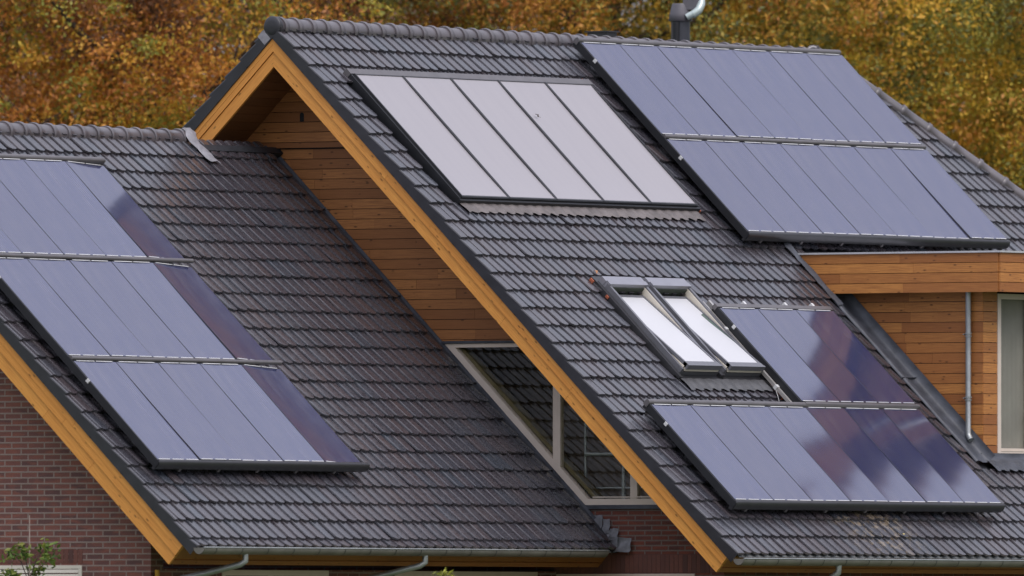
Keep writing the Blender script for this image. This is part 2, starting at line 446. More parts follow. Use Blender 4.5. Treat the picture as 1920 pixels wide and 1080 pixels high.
# cladding
def strip_range(poly, z):
    xs = []
    n = len(poly)
    for i in range(n):
        (a, p), (b, q) = poly[i], poly[(i+1) % n]
        if (p <= z <= q) or (q <= z <= p):
            if abs(p-q) < 1e-9: xs += [a, b]
            else: xs.append(a+(b-a)*(z-p)/(q-p))
    return (min(xs), max(xs)) if xs else None
def clad(mb, poly, zlo, zhi, pitch, T, t=.022, gap=.007, seed=1, seg=(.9, 2.4)):
    """horizontal boards clipped to a convex polygon in (a,z); T(a,z,depth)"""
    r = random.Random(seed); z = zhi
    while z > zlo + .01:
        z0 = max(z-pitch+gap, zlo); e = 1e-4
        lo, hi = strip_range(poly, z0+e), strip_range(poly, z-e)
        if lo and hi:
            L0, L1 = min(lo[0], hi[0]), max(lo[1], hi[1])
            cuts = [L0]
            while True:
                nx = cuts[-1]+r.uniform(*seg)
                if nx > L1-.25: break
                cuts.append(nx)
            cuts.append(L1)
            for i in range(len(cuts)-1):
                g = .0012
                a = (max(cuts[i]+g, lo[0]), min(cuts[i+1]-g, lo[1])); b = (max(cuts[i]+g, hi[0]), min(cuts[i+1]-g, hi[1]))
                if a[1] <= a[0] and b[1] <= b[0]: continue
                a = (min(a), max(a)) if a[1] > a[0] else (b[0], b[0]+.001) if b[0] > a[0] else (a[0], a[0]+.001)
                b = b if b[1] > b[0] else ((a[0], a[0]+.001) if a[0] > b[0] else (a[1]-.001, a[1]))
                off = (r.random()*20, r.random()*20); ti = r.random()
                mb.box(a, (z0, z), (0, t+r.uniform(-.001, .0015)), T, uv=(0, 1), tint=ti, a2=b, off=off)
        z -= pitch
GW = lambda X0: (lambda y, z, d: (X0-d, y, z+ZO))
gb = MB()
clad(gb, [(1.07, -1.74), (0, -.70), (-3.49, -4.06), (1.07, -4.06)], -4.05, -1.745, .1207, GW(XW), seed=4)
gb.build('gable_cladding', CLADM, HM)
gb = MB(); clad(gb, [(1.12, -1.735), (0, -.68), (-1.12, -1.735)], -1.728, -.70, .1207, GW(XW-.055), seed=6)
clad_up = gb.build('upper_gable_cladding', CLADM, HM)
vm = MB()   # arched bat box opening
pr = [(.171-.028, -1.415), (.171+.028, -1.415)] + [(.171+.028*math.cos(a), -1.335+.028*math.sin(a)) for a in np.linspace(0, math.pi, 9)]
vm.prism([(y, z) for y, z in pr], XW-.082, XW-.074, lambda y, z, x: (x, y, z+ZO)); vm.build('vent_opening', BLACK, clad_up)
sh = MB(); sh.prism([(1.10, -1.735), (0, -.69), (-3.50, -4.07), (1.1, -4.07)], XW+.004, XW+.08, lambda y, z, x: (x, y, z+ZO))
sh.build('wall_sheathing', BLACK, HM)
# gable window
winp = [(-1.825, -4.084), (-3.50, -4.084), (-5.49, -6.004), (-3.823, -6.004)]
wf = MB(); X0, X1 = XW-.03, XW+.05
TWx = lambda y, z, x: (x, y, z+ZO)
def bar(mb, poly, x0=X0, x1=X1): mb.prism(poly, x0, x1, TWx)
fw = .078
dsl = (3.823-1.825)/(6.004-4.084)     # lower-left diagonal, dy/dz
fv = fw*1.42
bar(wf, [(-1.825, -4.084), (-3.50, -4.084), (-3.50+.0, -4.084-.045), (-1.825-dsl*.045, -4.129)])
bar(wf, [(-1.825-dsl*.0451, -4.1291), (-1.825-dsl*.0451-fv, -4.1291), (-3.823-fv+.072*dsl, -6.004+.072), (-3.823+.072*dsl, -6.004+.072)])
bar(wf, [(-3.823+.0719*dsl, -6.004+.0719), (-5.44, -6.004+.0719), (-5.49, -6.004), (-3.823, -6.004)])
for a, b in ((-3.365, -3.47), (-4.453, -4.55)):
    zl = lambda y: -4.129 + (y+1.825+fv+.045*dsl)/dsl
    top = lambda y: min(-4.13, -.72+.966*y)
    bar(wf, [(a, top(a)), (b, top(b)), (b, max(zl(b), -5.931)), (a, max(zl(a), -5.931))], X0+.002, X1-.002)
wf.prism([(-3.93, -5.905), (-5.42, -5.905), (-5.44, -5.918), (-3.93, -5.918)], X0-.006, X0+.001, TWx)
frm = wf.build('gable_window', BEIGE, HM)
gl = MB(); gl.prism([(-1.9, -4.12), (-3.50, -4.12), (-5.42, -5.95), (-3.86, -5.95)], XW+.008, XW+.014, TWx); gl.build('pane', GLASS, frm)
ol = MB(); ol.prism([(-1.98, -4.14), (-2.05, -4.14), (-3.96, -5.93), (-3.89, -5.93)], XW+.051, XW+.20, TWx); ol.build('inner_sill', OLIVE, frm)
tb = MB(); tb.box((XW-.05, XW+.02), (-3.52, -1.80), (-4.080, -4.052), W); tb.build('window_head_flashing', LEAD, HM)
rm = MB()
room = [(-1.0, -4.0), (-3.30, -4.0), (-5.35, -6.02), (-1.0, -6.02)]
T3 = TWx
rm.face([T3(y, z, 3.0) for y, z in room])
for i in range(4):
    (a, b), (c_, d_) = room[i], room[(i+1) % 4]; rm.face([T3(a, b, XW+.09), T3(c_, d_, XW+.09), T3(c_, d_, 3.0), T3(a, b, 3.0)])
rm.build('room_lining', ROOM, HM, recalc=False)
# clothes rack seen behind the glass
rk = empty('shelf_rack', W(1.6, -4.2, -6.02), 'pale metal tube shelf rack standing behind the glass of the gable window', 'rack')
def rackt(nm, pts, r=.016): m = MB(); m.tube([W(*q) for q in pts], r, 8); return m.build(nm, TEAL, rk)
rackt('frame', [(1.25, -3.60, -6.0), (1.25, -3.60, -4.98), (1.27, -3.64, -4.84), (1.32, -3.72, -4.74)])
rackt('post', [(1.25, -4.14, -6.0), (1.25, -4.14, -5.15)], .026)
for z, y1 in ((-5.40, -4.14), (-5.02, -4.02), (-4.93, -3.95), (-5.80, -4.75)): rackt('rung', [(1.25, -3.60, z), (1.25, y1, z)], .022 if z in (-5.40, -5.02) else .011)

# brick walls of the main house
wb = MB()
wb.box((-5.75, 5.75), (-9.7, -6.055), (0, .25), lambda y, z, d: (XW+d, y, z+ZO), uv=(0, 1), tint=.5)
wb.prism([(-1.86, -4.10), (5.75, -4.10), (5.75, -6.05), (-3.86, -6.05)], XW+.02, XW+.2, TWx)
wb.box((XW+.251, 17.9), (-9.7, -6.80), (0, .25), lambda x, z, d: (x, YM+d, z+ZO), uv=(0, 1))
wb.box((XW+.251, 17.9), (-9.7, -6.80), (0, .25), lambda x, z, d: (x, -YM-d, z+ZO), uv=(0, 1))
wb.box((-5.499, 5.499), (-9.7, -6.80), (0, .25), lambda y, z, d: (17.9-d, y, z+ZO), uv=(0, 1))
wallM = wb.build('brick_wall', BRM, HM)
sd = MB(); sd.box((-5.745, -3.3), (-6.812, -6.588), (0, .01), lambda a, z, d: (XW-.0005+d*.04, a, z+ZO), tint=.1)
y = -5.735
while y < -3.3:
    sd.box((y, y+.054), (-6.805, -6.595), (0, .02), lambda a, z, d: (XW-.004+d, a, z+ZO), uv=(1, 0)); y += .0625
sd.build('soldier_course', BRP, wallM)
lw = MB(); lw.box((-5.342, -3.2), (-6.87, -6.818), (0, .03), lambda a, z, d: (XW-.012+d, a, z+ZO)); lw.box((-5.342, -5.28), (-8.2, -6.871), (0, .03), lambda a, z, d: (XW-.012+d, a, z+ZO))
lw.box((-3.26, -3.2), (-8.2, -6.871), (0, .03), lambda a, z, d: (XW-.012+d, a, z+ZO)); lw.box((-5.342, -3.2), (-8.26, -8.201), (0, .03), lambda a, z, d: (XW-.012+d, a, z+ZO))
lwo = lw.build('side_window', BEIGE, HM)
gl = MB(); gl.box((-5.28, -3.26), (-8.2, -6.871), (0, .01), lambda a, z, d: (XW-.006+d, a, z+ZO)); gl.build('pane', GLASS, lwo)
fl = MB()
fl.box((-5.5, -3.80), (-6.052, -6.004), (0, .04), lambda a, z, d: (XW-.035+d, a, z+ZO)); fl.build('sill_flashing', LEAD, HM)

# stepped lead flashing at the foot of the lower roof
def leadpiece(mb, y0, y1, z0, z1, x, seed, amp=.007):
    r = random.Random(seed); rows = []
    for i in range(7):
        z = z1+(z0-z1)*i/6
        rows.append([W(x - amp*math.sin(i*1.3+j*.9+seed) - amp - .035*(i/6)**3, y0+(y1-y0)*j/6 + r.uniform(-.004, .004), z+r.uniform(-.003, .003)+(.004*math.sin(j+seed))) for j in range(7)])
    mb.grid(rows, tint=r.random())
lf = MB()
leadpiece(lf, -3.80, -4.07, -6.31, -6.12, XW-.03, 1); leadpiece(lf, -4.07, -4.17, -6.34, -6.17, XW-.02, 2)
leadpiece(lf, -4.00, -4.19, -6.42, -6.30, XW-.05, 3); leadpiece(lf, -4.17, -4.29, -6.42, -6.28, XW-.03, 4)
leadpiece(lf, -4.12, -4.48, -6.56, -6.39, XW-.045, 5, .011); leadpiece(lf, -4.06, -4.31, -6.56, -6.38, XW-.07, 6)
lf.build('stepped_flashing', simple('mid_grey_lead', (.20, .20, .22), .55, .1, .3, 12, bump=.5), HM, recalc=False)

# gutters
def gutter(parent, x0, x1, y, z, r=.074, step=.53, fall=0, rev=1):
    m = MB(); rows = []
    ang = np.linspace(math.radians(180), math.radians(360), 15)
    prof = [(rev*math.cos(a)*r, math.sin(a)*r) for a in ang]
    inner = [(p*.95, q*.95+.002) for p, q in prof[::-1]]
    pr = prof + inner
    m.grid([[W(xx, y+p, z+q) for p, q in pr] for xx in (x0, x1)], smooth=True, closed=True)
    for xx in (x0, x1):
        m.face([W(xx, y+p*.93, z+q*.93) for p, q in prof])
    o = m.build('gutter', ZINCD, parent)
    b = MB(); b.tube([W(x0, y-rev*r, z+.004), W(x1, y-rev*r, z+.004)], .0095, 8); b.build('rim', ZINC, o)
    x = x0+.25
    while x < x1-.1 and (rev > 0):
        k = MB(); k.grid([[W(x+dx, y+p*1.035, z+q*1.035) for p, q in prof] for dx in (0, .014)]); x += step
        k.build('gutter_bracket', DARKM, o, recalc=False)
    return o
gutter(HM, -.09, 18.3, -6.60, -6.652, .076, .50); gutter(HM, -.09, 18.3, 6.60, -6.652, .076, .50, rev=-1)
dp = MB(); dp.tube([W(2.1, -6.60, -6.715), W(2.1, -6.60, -6.80), W(2.06, -6.40, -6.95), W(2.0, -5.95, -7.2), W(2.0, -5.83, -7.35), W(2.0, -5.83, -9.65)], .04, 12); dp.build('downpipe', ZINC, HM)

# collector surround (in-roof flashing)
CX0, CW_, CU0, CH, CN = .593, 1.0364, 1.1426, 2.1255, -.10
cx1 = CX0+5*CW_
cf = MB()
cf.box((CX0-.055, cx1+.06), (CU0-.10, CU0-.012), (-.19, -.108), RM); cf.build('collector_flashing', RAILM, HM)
cf = MB(); cf.box((CX0-.05, CX0-.008), (CU0-.011, CU0+CH+.01), (-.22, -.118), RM); cf.box((cx1+.008, cx1+.05), (CU0-.011, CU0+CH+.01), (-.22, -.118), RM)
cf.box((CX0-.05, cx1+.05), (CU0+CH+.011, CU0+CH+.045), (-.23, -.125), RM); cf.box((CX0-.05, cx1+.05), (CU0-.1, CU0+CH+.05), (-.26, -.222), RM); cf.build('collector_tray', BLACK, HM)
# apron of lead dressed over the tiles under the collectors
def apron(name, T, n0, x0, x1, u0, u1, mat, parent, lift=.034, dx=MDX, xph=MXPH):
    m = MB(); rows = []; us = np.linspace(u0, u1, 7); xs = np.linspace(x0, x1, int((x1-x0)/.02)+2)
    for i, u in enumerate(us):
        w = i/(len(us)-1); row = []
        for x in xs:
            t = ((x-xph)/dx) % 1; h = np.interp(t, [p[0] for p in PROF], [p[1] for p in PROF])
            uu = u + w*lobe(t)
            row.append(T(x, uu, n0+lift+h*min(1, w*1.6)*.9+.004*math.sin(x*31+u*17)))
        rows.append(row)
    m.grid(rows); return m.build(name, mat, parent, recalc=False)
apron('collector_apron', RM, NT, CX0-.03, cx1+.03, CU0+CH+.035, CU0+CH+.21, simple('brown_grey_lead', (.15, .13, .125), .55, 0, .25, 7, bump=.4), HM)

# ---------------------------------------------------------------- roof windows
def skylight(x0, x1, u0, u1, seed):
    m = MB()   # outer frame (four members)
    f = .042; nt = -.085
    m.box((x0, x0+f), (u0+.12, u1-.03), (-.30, nt), RM); m.box((x1-f, x1), (u0+.12, u1-.03), (-.30, nt), RM)
    m.box((x0+f, x1-f), (u1-.075, u1-.03), (-.30, nt-.045), RM)
    fr_ = m.build('roof_window', SKYF, HM)
    c = MB(); c.box((x0-.005, x1+.005), (u0, u0+.085), (-.28, -.075), RM); c.box((x0+.002, x1-.002), (u0+.0852, u0+.15), (-.28, -.062), RM, tint=.5); c.build('top_cover', COVER, fr_)
    j = MB(); j.box((x0+f, x0+f+.012), (u0+.15, u1-.08), (-.42, nt-.02), RM); j.box((x1-f-.012, x1-f), (u0+.15, u1-.08), (-.42, nt-.02), RM)
    j.box((x0+f+.012, x1-f-.012), (u1-.095, u1-.081), (-.42, nt-.06), RM); j.build('inner_lining', CREAM, fr_)
    bk = MB(); bk.box((x0+f, x1-f), (u0+.15, u1-.08), (-.44, -.421), RM); bk.box((x0+f+.012, x1-f-.012), (u0+.151, u0+.163), (-.42, nt-.03), RM); bk.build('shaft_bottom', simple('dark_green_shaft', (.05, .06, .045), .8), fr_)
    # sash tipped open about its middle
    um = (u0+u1)/2+.08; a = math.radians(6.5)
    def TS(x, u, n):
        d = u-um; return RM(x, um + d*math.cos(a) + (n)*math.sin(-a), -.115 + d*math.sin(a) + n*math.cos(a))
    h = (u1-u0)/2-.12
    s_ = MB(); e = .03; xa, xb = x0+f+.018, x1-f-.018
    s_.box((xa, xa+e), (um-h, um+h), (-.03, .016), TS); s_.box((xb-e, xb), (um-h, um+h), (-.03, .016), TS)
    s_.box((xa+e, xb-e), (um-h, um-h+.04), (-.03, .012), TS); s_.box((xa, xb), (um+h-.055, um+h), (-.03, .020), TS); s_.box((xa-.01, xb+.01), (um+h+.001, um+h+.03), (-.04, .022), TS)
    s_.build('sash', SKYF, fr_)
    for xq in (xa-.013, xb+.003):
        b = MB(); b.prism([(um+.05, -.105), (um+h-.02, -.105), (um+h-.02, -.145+math.sin(a)*(h)), (um+.05, -.13)], xq, xq+.010, lambda u, n, x: RM(x, u, n)); b.build('side_board', CREAM, fr_)
    b = MB(); b.box((xa+e, xb-e), (um-h+.04, um+h-.056), (-.006, .006), TS); b.build('white_infill', INFILL, fr_)  # plain white sheet filling the sash
    if seed == 2:
        g_ = MB(); g_.prism([(um-.36, xb-e-.001), (um-.33, xb-e-.075), (um-.20, xb-e-.07), (um+.22, xb-e-.001)], .0065, .008, lambda u, x, n: TS(x, u, n)); g_.build('painted_reflection', simple('dark_green_reflection', (.09, .13, .11), .3), fr_)  # reflection on the glass, painted as a dark green wedge
    w = MB(); w.box((xa, xb), (um+h-.02, um+h+.02), (-.075, -.045), TS); w.build('lower_rail', CREAM, fr_)
    return fr_
skylight(2.10, 2.945, 4.636, 6.255, 1); skylight(3.045, 3.895, 4.636, 6.255, 2)
sf = MB()
sf.box((2.03, 2.095), (4.62, 6.30), (-.30, -.145), RM); sf.box((2.95, 3.04), (4.62, 6.27), (-.30, -.13), RM); sf.box((3.90, 3.955), (4.62, 6.30), (-.30, -.145), RM)
sf.box((2.03, 3.955), (4.56, 4.63), (-.30, -.15), RM); sf.box((2.03, 3.955), (6.23, 6.33), (-.36, -.18), RM)
sf.build('roof_window_flashing', DARKM, HM)
apron('roof_window_apron', RM, NT, 2.05, 3.94, 6.30, 6.50, simple('dark_pleated_apron', (.085, .085, .09), .5, 0, .2, 9, bump=.3), HM)
for x, u in ((5.80, 1.01), (5.84, 1.95), (5.845, 2.44), (5.85, 3.30), (3.96, 6.45), (3.93, 5.05), (1.99, 4.62), (2.5, 4.585), (3.3, 4.59), (2.02, 4.9)):
    r = random.Random(int(x*100+u*10))
    tr = MB(); P = [RM(x+r.uniform(-.02, .02), u+r.uniform(-.03, .03), -.165+r.uniform(0, .02)) for _ in range(1)]
    q = Vector(P[0]); L_ = r.uniform(.04, .10); 
    tr.box((x-.010, x+.010), (u-L_/3, u+L_/3), (-.185, -.158+r.uniform(0, .01)), RM); tr.build('cut_tile_edge', TERRA, roofM)
tr = MB(); tr.box((3.955, 3.985), (6.36, 6.62), (-.2, -.158), RM); tr.build('cut_tile_edge', TERRA, roofM)

# ---------------------------------------------------------------- dormer
DXF, DXW, DYF, DYW = 7.206, 7.463, -5.679, -5.281
DR = 9.85
fb = MB()
TC = lambda y, z, d: (DXF+.022-d, y, z+ZO); TF = lambda x, z, d: (x, DYF+.022-d, z+ZO)
clad(fb, [(-5.655, -2.93), (-2.78, -2.93), (-2.78, -3.411), (-5.655, -3.411)], -3.411, -2.932, .1197, TC, seed=21, seg=(1.2, 2.4))
clad(fb, [(DXF+.012, -2.93), (DR+.22, -2.93), (DR+.22, -3.411), (DXF+.012, -3.411)], -3.411, -2.932, .1197, TF, seed=22)
clad(fb, [(-5.655, -2.93), (-2.78, -2.93), (-2.78, -3.411), (-5.655, -3.411)], -3.411, -2.932, .1197, lambda y, z, d: (DR+.20+d, y, z+ZO), seed=23)
dorm = fb.build('dormer', CLAD, HM)
ib = MB(); ib.box((DXF+.024, DR+.198), (DYF+.024, -2.75), (-3.385, -2.935), W); ib.build('dormer_roof_core', simple('dark_soffit_board', (.10, .045, .02), .8, 0, .2), dorm)
zb = MB(); zb.box((DXF-.022, DXF+.07), (DYF-.022, -2.76), (-2.930, -2.908), W); zb.box((DXF+.071, DR+.23), (DYF-.022, DYF+.07), (-2.930, -2.908), W)
zb.box((DR+.16, DR+.24), (DYF+.071, -2.76), (-2.930, -2.909), W); zb.box((DXF+.071, DR+.159), (DYF+.071, -2.76), (-2.930, -2.916), W); zb.build('roof_edge_trim', simple('bright_zinc_trim', (.60, .60, .62), .4, .3, .08), dorm)
zroof = lambda y: -.278+.966*y
cb = MB(); clad(cb, [(DYW, -3.39), (-3.05, -3.39), (-3.05, zroof(-3.05)), (DYW, zroof(DYW)+.02)], -5.42, -3.39, .1240, lambda y, z, d: (DXW+.02-d, y, z+ZO), seed=25, seg=(.6, 1.8))
cb.build('cheek_cladding', CLAD, dorm)
cb = MB(); clad(cb, [(DXW+.006, -3.39), (7.785, -3.39), (7.785, -5.377), (DXW+.006, -5.377)], -5.377, -3.39, .1240, lambda x, z, d: (x, DYW+.02-d, z+ZO), seed=26, seg=(3, 4))
cb.build('front_cladding', CLAD, dorm); cb = MB(); cb.box((9.3, DR), (-5.377, -3.39), (0, .02), lambda x, z, d: (x, DYW+.02-d, z+ZO), tint=.5); cb.build('front_cladding', CLAD, dorm)
cb = MB(); cb.prism([(DYW+.03, -3.39), (-3.0, -3.39), (-3.0, zroof(-3.0)-.1), (DYW+.03, zroof(DYW)-.05)], DXW+.022, DXW+.1, TWx); cb.build('cheek_wall_core', BLACK, dorm); cb = MB()
cb.prism([(DYW+.03, -3.39), (-3.0, -3.39), (-3.0, zroof(-3.0)-.1), (DYW+.03, zroof(DYW)-.05)], DR-.05, DR+.02, TWx)
cb.build('cheek_wall_core', BLACK, dorm)
wf = MB(); TWF = lambda x, z, d: (x, DYW-.012+d, z+ZO)
wf.box((7.788, 7.862), (-5.36, -3.415), (0, .07), TWF); wf.box((9.23, 9.30), (-5.36, -3.415), (0, .07), TWF); wf.box((8.50, 8.57), (-5.279, -3.481), (.002, .068), TWF)
wf.box((7.8621, 9.2299), (-3.48, -3.415), (0, .07), TWF); wf.box((7.8621, 9.2299), (-5.36, -5.28), (0, .07), TWF); wf.box((7.86, 9.23), (-5.313, -5.308), (-.006, .0), TWF)
df = wf.build('dormer_window', BEIGE, dorm)
gl = MB(); gl.box((7.86, 9.24), (-5.285, -3.47), (.03, .037), TWF); gl.build('pane', GLASS, dorm)
ct = MB(); rows = []
for z in (-5.30, -3.45): rows.append([W(x, DYW+.075+.005*math.sin(x*22)+.002*math.sin(x*61), z) for x in np.linspace(7.80, 9.3, 90)])
ct.grid(rows); ct.build('curtain', CURT, dorm, recalc=False)
dpm = MB(); px_, py_ = DXW-.062, -5.112
dpm.tube([W(px_, py_, -3.40), W(px_, py_, -5.10), W(px_-.006, py_-.012, -5.135), W(px_-.03, py_-.055, -5.185)], .034, 14, cap=False)
dpm.tube([W(px_, py_, -3.40), W(px_, py_, -5.10), W(px_-.006, py_-.012, -5.135), W(px_-.028, py_-.053, -5.183)], .031, 14)
for z in (-3.89, -4.66):
    dpm.tube([W(px_, py_, z), W(px_, py_, z-.02)], .043, 14); dpm.tube([W(px_, py_, z-.035), W(px_, py_, z-.05)], .043, 14)
    dpm.tube([W(px_-.045, py_+.045, z-.02), W(px_+.06, py_+.045, z-.02)], .008, 6)
dpm.build('dormer_downpipe', ZINC, dorm)
# lead along the cheek and under the window
lm_ = MB(); rows = []; r = random.Random(5)
for i, u in enumerate(np.linspace(4.5, 7.66, 54)):
    jo = .008*math.sin(u*7)
    row = [RM(7.135+jo*.5, u, NT+.018), RM(7.14+jo*.5, u, NT+.040), RM(7.19, u, NT+.043), RM(7.24, u, NT+.030), RM(7.30, u, NT+.012), RM(7.38, u, NT+.012), RM(7.432, u, NT+.04), RM(7.441, u, NT+.11), RM(7.443, u, NT+.135)]
    rows.append(row)
lm_.grid(rows)
for u in (4.75, 6.2): lm_.box((7.10, 7.43), (u, u+.012), (NT+.02, NT+.047), RM)
lm_.build('cheek_flashing', LEAD, dorm, recalc=False)
lm2 = MB(); rows = []
xs = np.linspace(7.40, 9.95, 130)
rows.append([W(x, DYW-.014, -5.34) for x in xs]); rows.append([W(x, DYW-.016, -5.385) for x in xs]); rows.append([W(x, DYW-.03-.006*math.sin(x*13), -5.41) for x in xs])
for uu, w in ((7.66, .2), (7.74, .6), (7.83, 1)):
    rows.append([RM(x, uu+w*lobe(((x-MXPH)/MDX) % 1), NT+.034+w*.9*float(np.interp(((x-MXPH)/MDX) % 1, [p[0] for p in PROF], [p[1] for p in PROF]))) for x in xs])
lm2.grid(rows); lm2.build('window_apron', LEAD, dorm, recalc=False)
lm3 = MB()   # small lead corner where the fascia meets the tiles
rows = []
for i, u in enumerate(np.linspace(3.74, 4.95, 16)):
    rows.append([RM(7.10+.008*math.sin(i*1.9), u, NT+.045+.006*math.sin(i*2.3)), RM(7.15, u, NT+.06), RM(7.195, u, NT+.065+.006*math.sin(i))])
lm3.grid(rows); lm3.build('fascia_flashing', LEAD, dorm, recalc=False)

# ---------------------------------------------------------------- flue and vent behind the ridge
FX, FY = 10.82, 1.2
fm = MB(); fm.tube([W(FX, FY, -1.7), W(FX, FY, .10)], .118, 20)
flue = fm.build('flue_pipe', simple('anthracite_flue', (.055, .058, .07), .38, .2, .1), HM)
fm = MB(); fm.tube([W(FX-.118, FY-.012, -1.6), W(FX-.118, FY-.012, .06)], .045, 14); fm.build('thin_pipe', BLACK, flue)
fm = MB(); fm.tube([W(FX, FY, .065), W(FX, FY, .075), W(FX, FY, .16), W(FX, FY, .27), W(FX, FY, .29)], [.135, .152, .138, .112, .10], 8); fm.build('collar', simple('grey_cowl', (.115, .11, .125), .5, .1, .1), flue)
fm = MB()
Rv = Vector((.5446, -.8387, 0))
def cp(a, z, d=0): q = Vector((FX, FY, 0)) + Rv*a + Vector((.8387, .5446, 0))*d; return (q.x, q.y, z+ZO)
fm.prism([(.03, .235), (.06, .212), (.215, .212), (.27, .33), (.27, .75), (.03, .75)], -.09, .09, lambda a, z, d: cp(a, z, d)); fm.build('hood', bpy.data.materials['grey_cowl'], flue)
fm = MB()
pts = [cp(.075, .115, -.13), cp(.11, .135, -.13), cp(.17, .16, -.13), cp(.225, .205, -.12), cp(.255, .27, -.08), cp(.26, .36, -.02)]
fm.tube(pts, [.040, .044, .050, .052, .050, .045], 14); fm.tube([cp(.155, .153, -.13), cp(.165, .157, -.13)], .056, 14); fm.build('elbow', simple('pale_mint_metal', (.50, .58, .56), .3, .3, .08), flue)
bv = MB(); bv.box((8.62, 8.84), (.86, 1.15), (-1.2, -.128), W); bv.box((8.60, 8.86), (.83, 1.18), (-.1279, -.112), W); bv.build('roof_vent', DARKM, HM)

# ================================================================= LOWER HOUSE
HL = empty('lower_house', (-4, YL, 0), 'lower adjoining brick house with dark tiled roof and orange bargeboard, stepped against the taller gable', 'house')
LX0 = -8.1; LU1 = 7.70; LDU = .2985; LUPH = 2.196; LDX = .1956; LXPH = -4.954
class Hole: pass
lt = tiles(RM, NL, LX0+.05, .74, .62, LU1, LDU, LDX, LXPH, LUPH, [(-.92, 1.2, 0, .80)], seed=31)
roofL = lt.build('roof_tiles', TILE, HL, recalc=False)
vb = MB(); vt = MB(); verge(vb, vt, RM, NL, LX0-.045, -8.082, .66, LU1, LDU, LUPH, 35); verge(vb, vt, RLF, NL, LX0-.045, -8.082, .66, LU1, LDU, LUPH, 36)
vb.build('verge_flanges', DARKT, roofL, recalc=False); vt.build('verge_tiles', TILE, roofL, recalc=False)
tiles(RLF, NL, LX0+.05, -.90, .62, LU1, LDU, LDX, LXPH, LUPH, [], seed=33).build('rear_roof_tiles', TILE, HL, recalc=False)
rb = MB(); caps(rb, W(LX0-.03, YL, -1.645), W(-.90, YL, -1.665), (0, 0, 1), .302, .112, seed=41, phase=.12); ef = MB(); ef.box((LX0+.03, .6), (LU1-.07, LU1+.015), (NL-.036, NL-.028), RM); ef.build('eave_flashing', ZINC, HL)
ridgeL = rb.build('ridge_tiles', RIDGE, HL, recalc=False)
db = MB(); db.box((LX0, -.9), (.58, LU1-.08), (NL-.12, NL-.045), RM); db.box((-.9, XW), (.88, LU1-.08), (NL-.13, NL-.06), RM); db.box((LX0, -.9), (.58, LU1-.08), (NL-.12, NL-.045), RLF); db.build('roof_deck', BLACK, HL)
# notch under the overhanging gable closed with lead, near-black to paint in the shade
nb_ = MB(); nb_.box((-.95, XW-.002), (.52, 1.5), (-1.83, -1.795), W); nb_.box((-.95, XW-.002), (.80, .90), (NL-.02, NL+.035), RM); nb_.build('saddle_lead', simple('shade_toned_lead', (.022, .024, .030), .6, 0, .3, 6), HL)
# pale lead dressed over the end of the ridge
pl = MB(); rows = []
path = [(-.985, .60, .095), (-.982, .65, .09), (-.98, .70, .075), (-.965, .80, .055), (-.945, .90, .045), (-.93, .98, .045), (-.90, 1.06, .045), (-.86, 1.12, .04)]
for i, (x, u, n) in enumerate(path):
    row = []
    for j in range(7):
        t = j/6; row.append(RM(x+.02*math.sin(i*1.7)+t*.20, u-.01+t*.02, NL+n+.022*math.sin(t*math.pi)+.006*math.sin(i*2.1+j*1.9)))
    rows.append(row)
pl.grid(rows); pl.build('ridge_end_flashing', LEADL, ridgeL, recalc=False)
apL = lambda n: -(n-NL)*math.tan(S) + .58
setL = [(NL-.20, NL-.122, LX0-.028, LX0+.03), (NL-.285, NL-.2015, LX0-.022, LX0+.03), (NL-.428, NL-.292, LX0-.008, LX0+.03)]
barge(HL, RM, setL, 0, 7.552, apL); barge(HL, RLF, setL, 0, 7.552, apL)
sb = MB()
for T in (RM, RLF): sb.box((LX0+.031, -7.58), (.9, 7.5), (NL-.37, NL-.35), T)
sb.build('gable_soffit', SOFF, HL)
YFL = -3.40
eave(HL, 7.552, NL-.12, NL-.428, LX0+.031, XW-.01, YFL, xs=-7.3)
eave(HL, 7.552, NL-.12, NL-.428, LX0+.031, XW-.01, 2*YL-YFL, -1, YL, xs=-7.3)
# walls
GX = -7.6
ztop = lambda y: -1.589 - .966*abs(y-YL) - .45
wl = MB(); wl.prism([(YFL, -9.7), (YFL, ztop(YFL)), (YL, ztop(YL)), (2*YL-YFL, ztop(YFL)), (2*YL-YFL, -9.7)], GX, GX+.25, TWx)
wl.box((GX+.251, XW-.01), (-9.7, -6.79), (0, .25), lambda x, z, d: (x, YFL+d, z+ZO), uv=(0, 1))
wl.box((GX+.251, XW-.01), (-9.7, -6.79), (0, .25), lambda x, z, d: (x, 2*YL-YFL-d, z+ZO), uv=(0, 1))
wallL = wl.build('brick_wall', BRL, HL)
sd = MB(); y = -2.452
while y < -.9:
    sd.box((y, y+.056), (-6.72, -6.565), (0, .02), lambda a, z, d: (GX-.005+d, a, z+ZO), uv=(1, 0)); y += .0655
sd.build('soldier_course', BRP, wallL)
# shuttered side window
sw = MB(); TG = lambda a, z, d: (GX-.012+d, a, z+ZO)
sw.box((-2.447, -.95), (-6.785, -6.745), (0, .03), TG); sw.box((-2.447, -2.40), (-8.0, -6.786), (0, .03), TG); sw.box((-.99, -.95), (-8.0, -6.786), (0, .03), TG); sw.box((-2.447, -.95), (-8.04, -8.001), (0, .03), TG)
swo = sw.build('louvred_window', CREAM, HL)
sl = MB(); z = -6.792
while z > -7.98:
    sl.box((-2.398, -.992), (z-.040, z), (0, .012), lambda a, zz, d: (GX-.006+d+(z-zz)*-.25, a, zz+ZO)); z -= .052
sl.build('louvre_slats', CREAM, swo)
bk = MB(); bk.box((-2.4, -.99), (-8.0, -6.786), (.02, .028), TG); bk.build('shadow_board', OLIVE, swo)
